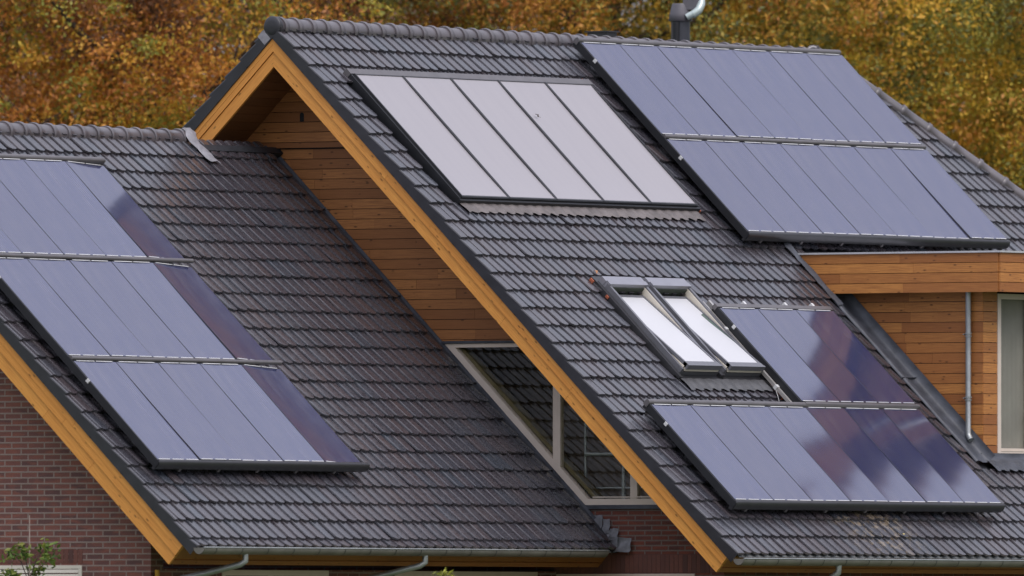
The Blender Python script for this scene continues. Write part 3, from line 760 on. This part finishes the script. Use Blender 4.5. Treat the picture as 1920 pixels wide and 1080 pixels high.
# front windows under the eave
for x0, x1, mull in ((-6.15, -3.94, -5.15), (-2.54, .5, -1.1)):
    m = MB(); TF2 = lambda x, z, d: (x, YFL-.012+d, z+ZO)
    m.box((x0, x1), (-6.86, -6.795), (0, .05), TF2); m.box((x0, x0+.07), (-8.6, -6.861), (0, .05), TF2); m.box((x1-.07, x1), (-8.6, -6.861), (0, .05), TF2); m.box((mull-.04, mull+.04), (-8.6, -6.861), (0, .05), TF2); m.box((x0, x1), (-8.66, -8.601), (0, .05), TF2)
    o = m.build('front_window', BEIGE, HL); g = MB(); g.box((x0+.07, x1-.07), (-8.6, -6.861), (.012, .02), TF2); g.build('pane', GLASS, o)
gutter(HL, LX0-.07, .33, -4.45, -6.552, .076, .53); gutter(HL, LX0-.07, .33, 2*YL+4.45, -6.552, .076, .53, rev=-1)
for x in (-7.22, -3.485):
    m = MB(); m.tube([W(x, -4.45, -6.61), W(x, -4.45, -6.70), W(x-.03, -4.40, -6.74), W(x-.22, -4.05, -6.84), W(x-.5, -3.55, -6.97), W(x-.52, -3.46, -7.05), W(x-.52, -3.46, -9.65)], .036, 12)
    m.build('downpipe', ZINC, HL)
yp = MB(); yp.tube([W(GX+.05, YFL-.055, -9.7), W(GX+.05, YFL-.055, -6.80)], .028, 10); yp.tube([W(GX+.05, YFL-.055, -6.93), W(GX+.05, YFL-.055, -6.90)], .034, 10); yp.build('yellow_pipe', YELLOW, HL)
# lead where the lower roof meets the gable wall
lg = MB(); rows = []
for i, u in enumerate(np.linspace(.74, 7.5, 90)):
    a = .006*math.sin(u*9)+.004*math.sin(u*23)
    rows.append([RM(.70+a, u, NL-.01), RM(.74+a, u, NL+.006), RM(.80, u, NL-.03), RM(.87, u, NL-.05), RM(.893, u, NL-.05), RM(.895, u, NL-.016+a*.3), RM(.903, u, NL-.016)])
lg.grid(rows); 
for u in (1.8, 3.3, 4.8, 6.3): lg.box((.74, .89), (u, u+.01), (NL-.05, NL-.024), RM)
lg.build('wall_flashing', LEAD, HL, recalc=False)

# ================================================================= SOLAR PANELS
PW, PH = .85, 1.6253
def panel_proto():
    root = empty('solar_module', (0, 0, 0))
    m = MB(); a, b = .006, PW-.006; c, d = -PH+.006, -.006; N = 16
    dish = lambda x, y: -.0055*4*((x-a)/(b-a))*(1-(x-a)/(b-a)) - .003*math.sin(math.pi*(y-c)/(d-c))
    m.grid([[(a+(b-a)*i/N, c+(d-c)*j/10, dish(a+(b-a)*i/N, c+(d-c)*j/10)) for i in range(N+1)] for j in range(11)])
    m.box((a, b), (c, d), (-.024, -.012), lambda x, y, z: (x, y, z)); g = m.build('cell_glass', PANEL, root, recalc=False)
    m = MB()
    m.box((.001, .0055), (-PH+.001, -.001), (-.032, -.002), lambda x, y, z: (x, y, z)); m.box((PW-.0055, PW-.001), (-PH+.001, -.001), (-.032, -.002), lambda x, y, z: (x, y, z))
    m.box((.006, PW-.006), (-PH+.001, -PH+.0055), (-.032, -.002), lambda x, y, z: (x, y, z)); m.box((.006, PW-.006), (-.0055, -.001), (-.032, -.002), lambda x, y, z: (x, y, z))
    m.build('edge_frame', DARKM, root)
    m = MB()
    for a, b in ((.02, .24), (.30, .52), (.58, .82)): m.box((a, b), (-PH, -PH+.010), (.0005, .006), lambda x, y, z: (x, y, z))
    m.build('lower_clip', WHITE, root)
    m = MB()
    for a, b in ((.06, .42), (.45, .78)): m.box((a, b), (-.008, .002), (.0005, .005), lambda x, y, z: (x, y, z))
    m.build('upper_clip', WHITE, root)
    return root
proto = panel_proto(); used = [False]
def copy_tree(o, parent=None):
    c = o.copy(); COL.objects.link(c)
    if parent is not None: c.parent = parent
    for ch in o.children: copy_tree(ch, c)
    return c
def put_panel(x, u, n, label, group, sx=1, sy=1, tilt=0):
    if used[0]: r = copy_tree(proto)
    else: r = proto; used[0] = True
    r.location = RM(x, u, n); r.rotation_euler = (Matrix.Rotation(S+rnd.gauss(0, .002), 3, 'X') @ Matrix.Rotation(tilt+.0025+rnd.gauss(0, .0012), 3, 'Y')).to_euler(); r.scale = (sx, sy, 1)
    tag(r, label, 'solar panel', group); return r
ORD = ['first', 'second', 'third', 'fourth', 'fifth', 'sixth', 'seventh']
def array_frame(label, x0, x1, u0, us, n, w, rails, skirts=True):
    """rails between and around the rows; us = list of (top, bottom)"""
    root = empty('panel_mounting', RM((x0+x1)/2, (us[0][0]+us[-1][1])/2, n-.15)); tag(root, label, 'mounting frame')
    def sweep(nm, prof, xa, xb, mat):
        m = MB(); m.grid([[RM(x, p, q) for p, q in prof] for x in (xa, xb)], closed=True)
        m.face([RM(xa, p, q) for p, q in prof]); m.face([RM(xb, p, q) for p, q in prof][::-1]); m.build(nm, mat, root)
    def ring(uc, nc, r, k=12): return [(uc+r*math.cos(a), nc+r*math.sin(a)) for a in np.linspace(0, 2*math.pi, k+1)[:-1]]
    sweep('top_rail', [(us[0][0]-.012+p, n+q) for p, q in ((0, .006), (-.025, .024), (-.052, .022), (-.066, .004), (-.066, -.06), (0, -.06))], x0-.03, x1-.01, RAILM)
    for (a, b), (c_, d_) in zip(us[:-1], us[1:]): sweep('middle_rail', ring((b+c_)/2, n-.002, .028), x0-.005, x1+.004, RAILM)
    e = us[-1][1]+.006
    sweep('bottom_trim', [(e+p, n+q) for p, q in ((0, .004), (.022, .006), (.040, -.008), (.052, -.035), (.056, -.07), (.048, -.105), (.028, -.128), (0, -.132))], x0-.01, x1+.03, DARKM)
    m = MB(); m.box((x0-.022, x0-.004), (us[0][0]-.06, us[-1][1]+.05), (n-.095, n-.004), RM); m.build('side_skirt', BLACK, root)
    for x in rails:
        m = MB(); m.box((x-.02, x+.02), (us[0][0]-.12, us[-1][1]+.06), (n-.135, n-.095), RM); m.build('slope_rail', RAILM, root)
    k = 0
    for (a, b) in us:
        m = MB(); m.box((x0-.034, x0-.0225), (a+.30, a+.345), (n-.035, n+.006), RM); m.build('bracket', WHITE, root)
    return root
# upper right array: seven by two
UA = [(.486, .486+PH), (.486+PH+.091, .486+2*PH+.091)]; XA = 6.162
for j, (a, b) in enumerate(UA):
    for i in range(7):
        put_panel(XA+i*PW, a, 0, '%s solar panel from the left, %s row of the ridge array' % (ORD[i], ('upper', 'lower')[j]), 'solar panels in the array at the main ridge')
array_frame('long grey rails and trim carrying the array of fourteen panels at the ridge', XA, XA+7*PW, 0, UA, 0, PW, [XA+.35+k*.92 for k in range(7)])
XB, UBt = 3.952, 5.219
for i in range(3): put_panel(XB+i*PW, UBt, 0, '%s of three panels between the roof windows and the dormer' % ('left', 'middle', 'right')[i], 'three solar panels beside the dormer')
XC, UCt = .515, 6.946
for i in range(7): put_panel(XC+i*PW, UCt, 0, '%s solar panel from the left above the right gutter' % ORD[i], 'solar panels in the row above the right gutter')
f1 = array_frame('dark trimmed mounting frame of the panel row above the right gutter', XC, XC+7*PW, 0, [(UCt, UCt+PH)], 0, PW, [XC+.3+k*.88 for k in range(7)])
f2 = empty('panel_mounting', RM(XB+1.3, UBt+.8, -.15)); tag(f2, 'mounting frame with exposed sloping aluminium rail beside the roof windows', 'mounting frame')
m = MB(); m.box((XB-.03, XB+3*PW), (UBt-.07, UBt-.012), (-.06, .006), RM); m.build('top_rail', RAILM, f2)
m = MB(); m.box((XB-.022, XB-.004), (UBt-.05, UBt+PH), (-.095, -.004), RM); m.build('side_skirt', BLACK, f2)
m = MB(); m.tube([RM(XB-.01, UBt+PH+.05, .002), RM(XB+3*PW, UBt+PH+.05, .002)], .03, 12); m.build('lower_rail', RAILM, f2)
for x in (4.07, 4.83, 5.75, 6.36):
    m = MB(); m.box((x-.022, x+.022), (UBt-.22, UBt+PH), (-.135, -.085), RM); m.build('slope_rail', ALU if x == 4.07 else WHITE, f2)
m = MB(); m.box((XB-.075, XB-.035), (UBt-.20, UBt+PH+.02), (-.125, -.085), RM); m.build('outer_rail', ALU, f2)
for u in (UBt+.25, UBt+1.25):
    m = MB(); m.box((XB-.085, XB-.03), (u, u+.045), (-.13, -.078), RM); m.tube([RM(XB-.07, u+.03, -.12), RM(XB-.09, u+.12, -.15), RM(XB-.08, u+.18, -.19)], .004, 6); m.build('rail_clamp', WHITE, f2)
m = MB(); m.box((XB-.034, XB-.0225), (UBt+.30, UBt+.345), (-.035, .006), RM); m.build('bracket', WHITE, f2)
# lower house array: five by three
XE, UE, NE, WE, HE = -7.813, 1.374, -1.449, .8625, 1.6368
UEs = [(UE+k*(HE+.091), UE+k*(HE+.091)+HE) for k in range(3)]
for j, (a, b) in enumerate(UEs):
    for i in range(5):
        put_panel(XE+i*WE, a, NE, '%s solar panel from the left, %s row on the lower house' % (ORD[i], ('top', 'middle', 'bottom')[j]), 'solar panels on the lower house', WE/PW, HE/PH, math.radians(3.5) if i == 4 else 0)   # the last column sits slightly twisted
array_frame('mounting frame of the fifteen panel array on the lower house', XE, XE+5*WE, 0, UEs, NE, WE, [XE+.5+k*.80 for k in range(5)])

# solar thermal collectors
def collector_proto():
    root = empty('solar_collector', (0, 0, 0))
    I = lambda x, y, z: (x, y, z)
    m = MB(); a, b, c, d = .018, CW_-.018, -CH+.02, -.012
    m.grid([[(a+(b-a)*i/16, c+(d-c)*j/10, -.006-(.018*4*(i/16)*(1-i/16)+.01)*math.sin(math.pi*j/10)**.6) for i in range(17)] for j in range(11)])
    m.box((a, b), (c, d), (-.05, -.04), I); m.build('frosted_glass', COLL, root, recalc=False)
    m = MB(); m.box((.002, .0175), (-CH, 0), (-.08, .006), I); m.box((CW_-.0175, CW_-.002), (-CH, 0), (-.08, .004), I)
    m.box((.018, CW_-.018), (-CH, -CH+.0195), (-.08, .002), I); m.box((.018, CW_-.018), (-.0115, 0), (-.08, .002), I); m.build('frame', DARKM, root)
    m = MB(); m.box((.0, CW_), (-CH-.012, -CH-.0005), (-.115, -.004), I); m.build('lower_edge', BLACK, root)
    return root
cpz = collector_proto()
for i in range(5):
    r = cpz if i == 0 else copy_tree(cpz)
    r.location = RM(CX0+i*CW_, CU0, CN); r.rotation_euler = (S, 0, 0)
    tag(r, '%s from the left of the five pale frosted solar collectors' % ORD[i], 'solar collector', 'frosted solar collectors')

# fallen leaves
def leafthing(x, u, n, mat, sz, label, seed):
    r = random.Random(seed); m = MB(); pts = []
    for k in range(11):
        a = 2*math.pi*k/11; q = sz*(.6+.4*abs(math.cos(a*2.5)))*r.uniform(.8, 1.1)
        pts.append((x+math.cos(a)*q*.8, u+math.sin(a)*q, n+.012+.012*math.cos(a*2)))
    c = RM(x, u, n+.02)
    for k in range(11): m.face([c, RM(*pts[k]), RM(*pts[(k+1) % 11])])
    m.tube([RM(x, u+sz*.8, n+.015), RM(x+.01, u+sz*1.7, n+.02)], .002, 5)
    o = m.build('fallen_leaf', mat, recalc=False); tag(o, label, 'leaf'); return o
leafthing(3.873, 1.764, CN, simple('dark_brown_leaf', (.07, .055, .045), .7), .032, 'dark curled leaf stuck on the fourth pale collector', 1)
leafthing(2.246, 4.464, NT+.03, simple('tan_leaf', (.55, .27, .12), .7), .035, 'tan leaf lying on the tiles above the roof windows', 2)
leafthing(3.974, 8.958, NT+.02, simple('yellow_leaf', (.52, .42, .18), .7), .04, 'pale yellow leaf on the tiles above the right gutter', 3)

# ================================================================= TREES
CAM = Vector((-192.819, -129.372, -7.775+ZO)); YAW, PIT, FPX = .9920110897, .0187747685, 36647.35
FH = Vector((math.sin(YAW), math.cos(YAW), 0)); RH_ = Vector((math.cos(YAW), -math.sin(YAW), 0))
def make_tree(t, dist, h, rad, pal, label, nclump, nleaf, seed, size=(.024, .046), zc=None):
    g = np.random.default_rng(seed); r = random.Random(seed)
    base = CAM + FH*dist + RH_*t; base.z = 0
    root = empty('autumn_tree', base, label, 'tree', 'autumn trees behind the houses')
    cz = h*.62; rz = h*.40
    tr = MB(); top = Vector((base.x+r.uniform(-.4, .4), base.y+r.uniform(-.4, .4), h*.8))
    tr.tube([base, base+(top-base)*.3+Vector((.1, 0, 0)), base+(top-base)*.6, top], [.26, .20, .13, .04], 9)
    tk = tr.build('trunk', BARK, root)
    ends = []
    for k in range(16):
        a = k*2.4+r.random(); z0 = h*(.28+.5*k/16); st = base+(top-base)*(z0/(h*.8)); ln = rad*r.uniform(.65, .95)*(1-.35*k/16)
        e = st+Vector((math.cos(a)*ln, math.sin(a)*ln, ln*r.uniform(.35, .9))); mid = (st+e)/2+Vector((r.uniform(-.3, .3), r.uniform(-.3, .3), -.2))
        b = MB(); b.tube([st, mid, e], [.07, .045, .015], 6)
        for q in range(6):
            w = r.uniform(.3, 1); p = st.lerp(e, w); d = Vector((r.gauss(0, 1), r.gauss(0, 1), r.uniform(-.1, 1))).normalized()*r.uniform(.6, 1.4)
            b.tube([p, p+d*.5+Vector((0, 0, .05)), p+d], [.02, .012, .004], 4)
        b.build('branch', BARK, root)
    # clump centres: uneven shell of the crown
    d = g.normal(size=(nclump, 3)); d /= np.linalg.norm(d, axis=1)[:, None]
    lump = 1+.16*np.sin(d[:, 0]*4+seed)+.14*np.sin(d[:, 1]*5+seed*2)+.12*np.sin(d[:, 2]*6+seed*3)
    rr = (g.random(nclump)**.38)*lump
    c = d*rr[:, None]*np.array([rad, rad, rz]) + np.array([base.x, base.y, cz])
    n = nclump*nleaf
    wv = lambda f, p: np.sin(c[:, 0]*f+p)*np.sin(c[:, 1]*f*1.1+p*2)*np.sin(c[:, 2]*f*.9+p*3)
    ctint = np.clip(.47 + g.normal(0, .24, nclump) + .75*wv(1.3, seed) + .55*wv(2.9, seed*1.7), 0, 1)
    sg = g.uniform(.09, .30, nclump)
    pos = np.repeat(c, nleaf, 0) + g.normal(size=(n, 3))*np.repeat(sg, nleaf)[:, None]*np.array([1, 1, .75])
    tint = np.clip(np.repeat(ctint, nleaf) + g.normal(0, .09, n), 0, 1)
    ax = g.normal(size=(n, 3)); ax /= np.linalg.norm(ax, axis=1)[:, None]
    b2 = g.normal(size=(n, 3)); b2 -= ax*(b2*ax).sum(1)[:, None]; b2 /= np.linalg.norm(b2, axis=1)[:, None]
    nn = np.cross(ax, b2)
    sz = g.uniform(size[0], size[1], n)[:, None]
    v = np.empty((n, 4, 3)); v[:, 0] = pos-ax*sz; v[:, 1] = pos+b2*sz*.5+nn*sz*.18; v[:, 2] = pos+ax*sz; v[:, 3] = pos-b2*sz*.5+nn*sz*.18
    me = bpy.data.meshes.new('crown'); me.vertices.add(n*4); me.loops.add(n*4); me.polygons.add(n)
    me.vertices.foreach_set('co', v.reshape(-1).astype(np.float32)); me.loops.foreach_set('vertex_index', np.arange(n*4, dtype=np.int32))
    me.polygons.foreach_set('loop_start', np.arange(0, n*4, 4, dtype=np.int32)); me.polygons.foreach_set('loop_total', np.full(n, 4, dtype=np.int32))
    at = me.attributes.new('tint', 'FLOAT', 'FACE'); at.data.foreach_set('value', tint.astype(np.float32))
    me.update(calc_edges=True); me.materials.append(pal)
    o = bpy.data.objects.new('crown', me); COL.objects.link(o); attach(o, root)
    return root
ORG = mat_leaf('orange_oak_leaves', [(.16, .09, .05), (.42, .17, .055), (.68, .27, .06), (.80, .40, .055), (.70, .50, .06), (.34, .36, .07)])
BRN = mat_leaf('russet_leaves', [(.16, .11, .06), (.36, .20, .10), (.58, .28, .12), (.70, .40, .08), (.52, .42, .09), (.27, .28, .07)])
OLV = mat_leaf('olive_and_orange_leaves', [(.11, .12, .04), (.22, .23, .05), (.36, .31, .055), (.56, .38, .055), (.78, .43, .06), (.68, .30, .09)])
YEL = mat_leaf('yellow_green_leaves', [(.14, .15, .04), (.28, .28, .05), (.46, .39, .055), (.68, .46, .055), (.85, .52, .055), (.74, .34, .08)])
treesp = [(-8.6, 262, 17.5, 3.6, ORG, 'orange-brown tree at the far left behind the lower roof'),
          (-4.9, 259, 17.0, 3.2, ORG, 'bright orange tree behind the lower ridge, left of the gable'),
          (-2.0, 266, 17.5, 3.2, BRN, 'russet tree behind the peak of the gable'),
          (1.2, 262, 17.0, 3.1, OLV, 'olive and orange tree behind the ridge and the flue'),
          (4.2, 268, 17.8, 3.3, YEL, 'yellow-green tree right of the flue'),
          (7.2, 262, 17.0, 3.5, YEL, 'golden and green tree at the far right above the hip'),
          (10.8, 266, 17.5, 3.6, OLV, 'olive tree beyond the right edge of the hip')]
for i, (t, d, h, rad, m_, lab) in enumerate(treesp): make_tree(t, d, h, rad, m_, lab, 1700, 92, 100+i)
for i, (t, m_, lab) in enumerate([(-7.0, BRN, 'shaded russet tree in the second row on the left'), (-.6, OLV, 'dark olive tree in the second row behind the gable peak'),
                                  (5.8, OLV, 'dark olive tree in the second row on the right')]):
    make_tree(t, 274, 19, 4.4, m_, lab, 1500, 42, 200+i, size=(.06, .10))

# sapling and shrub near the walls
GRN = mat_leaf('fresh_green_leaves', [(.05, .09, .02), (.10, .17, .03), (.17, .25, .04), (.26, .28, .05)])
LIM = mat_leaf('lime_leaves', [(.20, .22, .03), (.35, .36, .05), (.45, .45, .07)])
def small_plant(name, base, h, tops, pal, label, cat, nl, spread, seed, size):
    r = random.Random(seed); g = np.random.default_rng(seed)
    root = empty(name, W(*base), label, cat)
    m = MB(); b = Vector(W(*base)); m.tube([b, b+Vector((0, 0, h*.6)), b+Vector((.01, .01, h))], [.018, .013, .006], 7); m.build('stem', simple('pale_stem_'+name, (.34, .27, .24), .7), root)
    mb = MB()
    for tp in tops:
        e = Vector(W(*tp)); m = MB(); m.tube([Vector((b.x, b.y, e.z-.35)), (Vector((b.x, b.y, e.z-.2))+e)/2, e], [.008, .006, .003], 5); m.build('twig', BARK, root)
        for _ in range(nl):
            c = e+Vector((r.gauss(0, spread), r.gauss(0, spread), r.gauss(0, spread*.8))); a = Vector((r.gauss(0, 1), r.gauss(0, 1), r.gauss(0, .7))).normalized(); s_ = r.uniform(*size)
            q = a.orthogonal().normalized(); q.rotate(Matrix.Rotation(r.random()*6.28, 3, a)); w = a.cross(q)
            mb.face([c-a*s_, c-a*s_*.2+q*s_*.42+w*s_*.1, c+a*s_, c-a*s_*.2-q*s_*.42+w*s_*.1], tint=r.random())
    mb.build('leaves', pal, root, recalc=False)
    return root
small_plant('sapling', (-9.0, -2.68, -9.7), 3.52, [(-9.0, -2.45, -6.62), (-9.05, -2.62, -6.60), (-8.95, -2.86, -6.56), (-9.05, -3.0, -6.68), (-9.1, -2.5, -6.86), (-9.0, -2.35, -6.95), (-8.9, -2.72, -6.78), (-9.0, -2.6, -7.1)],
            GRN, 'thin young sapling with sparse green leaves in front of the left brick wall', 'sapling', 46, .055, 3, (.03, .055))
small_plant('shrub', (-4.2, -5.2, -9.7), 2.75, [(-4.24, -5.2, -6.83), (-4.16, -5.22, -6.86), (-4.2, -5.15, -7.0), (-4.3, -5.2, -7.1)], LIM, 'tip of a lime green shrub below the left gutter', 'shrub', 14, .05, 5, (.03, .05))

# ground
gm = MB(); gm.grid([[(-900+i*90, -900+j*90, -.02+0*(i+j)) for j in range(21)] for i in range(21)], smooth=False)
go = gm.build('ground', GRASS); tag(go, kind='structure')

# ================================================================= LIGHT, SKY, CAMERA
w = bpy.data.worlds.new('World'); SC.world = w; w.use_nodes = True; nt = w.node_tree; nt.nodes.clear()
wo = nt.nodes.new('ShaderNodeOutputWorld'); bg = nt.nodes.new('ShaderNodeBackground'); sky = nt.nodes.new('ShaderNodeTexSky')
sky.sky_type = 'NISHITA'; sky.sun_disc = False; SEL, SAZ = math.radians(55), math.radians(205)
sky.sun_elevation = SEL; sky.sun_rotation = SAZ; sky.air_density = 1.0; sky.dust_density = 3.0; sky.ozone_density = 1.5
bw = nt.nodes.new('ShaderNodeRGBToBW'); mx = nt.nodes.new('ShaderNodeMix'); mx.data_type = 'RGBA'; mx.inputs[0].default_value = .62
tn = nt.nodes.new('ShaderNodeMix'); tn.data_type = 'RGBA'; tn.blend_type = 'MULTIPLY'; tn.inputs[0].default_value = 1; tn.inputs[7].default_value = (1.03, .985, 1.0, 1)
nt.links.new(sky.outputs[0], bw.inputs[0]); nt.links.new(sky.outputs[0], mx.inputs[6]); nt.links.new(bw.outputs[0], mx.inputs[7])
cl = nt.nodes.new('ShaderNodeMix'); cl.data_type = 'RGBA'; cl.inputs[0].default_value = .66; cl.inputs[7].default_value = (3.9, 4.0, 4.7, 1)   # even cloud cover
nt.links.new(mx.outputs[2], tn.inputs[6]); nt.links.new(tn.outputs[2], cl.inputs[6])
tc = nt.nodes.new('ShaderNodeTexCoord'); sp = nt.nodes.new('ShaderNodeSeparateXYZ'); mr = nt.nodes.new('ShaderNodeMapRange'); vm_ = nt.nodes.new('ShaderNodeVectorMath'); vm_.operation = 'SCALE'
nt.links.new(tc.outputs['Generated'], sp.inputs[0]); nt.links.new(sp.outputs['Z'], mr.inputs[0]); mr.inputs[1].default_value = 0; mr.inputs[2].default_value = 1; mr.inputs[3].default_value = .42; mr.inputs[4].default_value = 1.50
nt.links.new(cl.outputs[2], vm_.inputs[0]); nt.links.new(mr.outputs[0], vm_.inputs['Scale']); nt.links.new(vm_.outputs[0], bg.inputs[0]); bg.inputs[1].default_value = .15; nt.links.new(bg.outputs[0], wo.inputs[0])
sl_ = bpy.data.lights.new('sun', 'SUN'); sl_.energy = .6; sl_.angle = math.radians(30); sl_.color = (1, .95, .88)
so = bpy.data.objects.new('sun', sl_); COL.objects.link(so)
sd_ = Vector((math.sin(SAZ)*math.cos(SEL), math.cos(SAZ)*math.cos(SEL), math.sin(SEL)))
so.rotation_euler = (-sd_).to_track_quat('-Z', 'Y').to_euler(); so.location = (0, 0, 40)
cd = bpy.data.cameras.new('camera'); cd.sensor_width = 36; cd.lens = FPX/1920*36; cd.clip_start = 5; cd.clip_end = 3000
co = bpy.data.objects.new('camera', cd); COL.objects.link(co); co.location = CAM; co.rotation_euler = (math.pi/2+PIT, 0, -YAW)
cd.dof.use_dof = True; cd.dof.focus_distance = 232; cd.dof.aperture_fstop = 2.3
SC.camera = co
SC.view_settings.view_transform = 'Standard'; SC.view_settings.look = 'None'; SC.view_settings.gamma = 1; SC.view_settings.exposure = 0.75
SC.cycles.max_bounces = 8; SC.cycles.transparent_max_bounces = 12
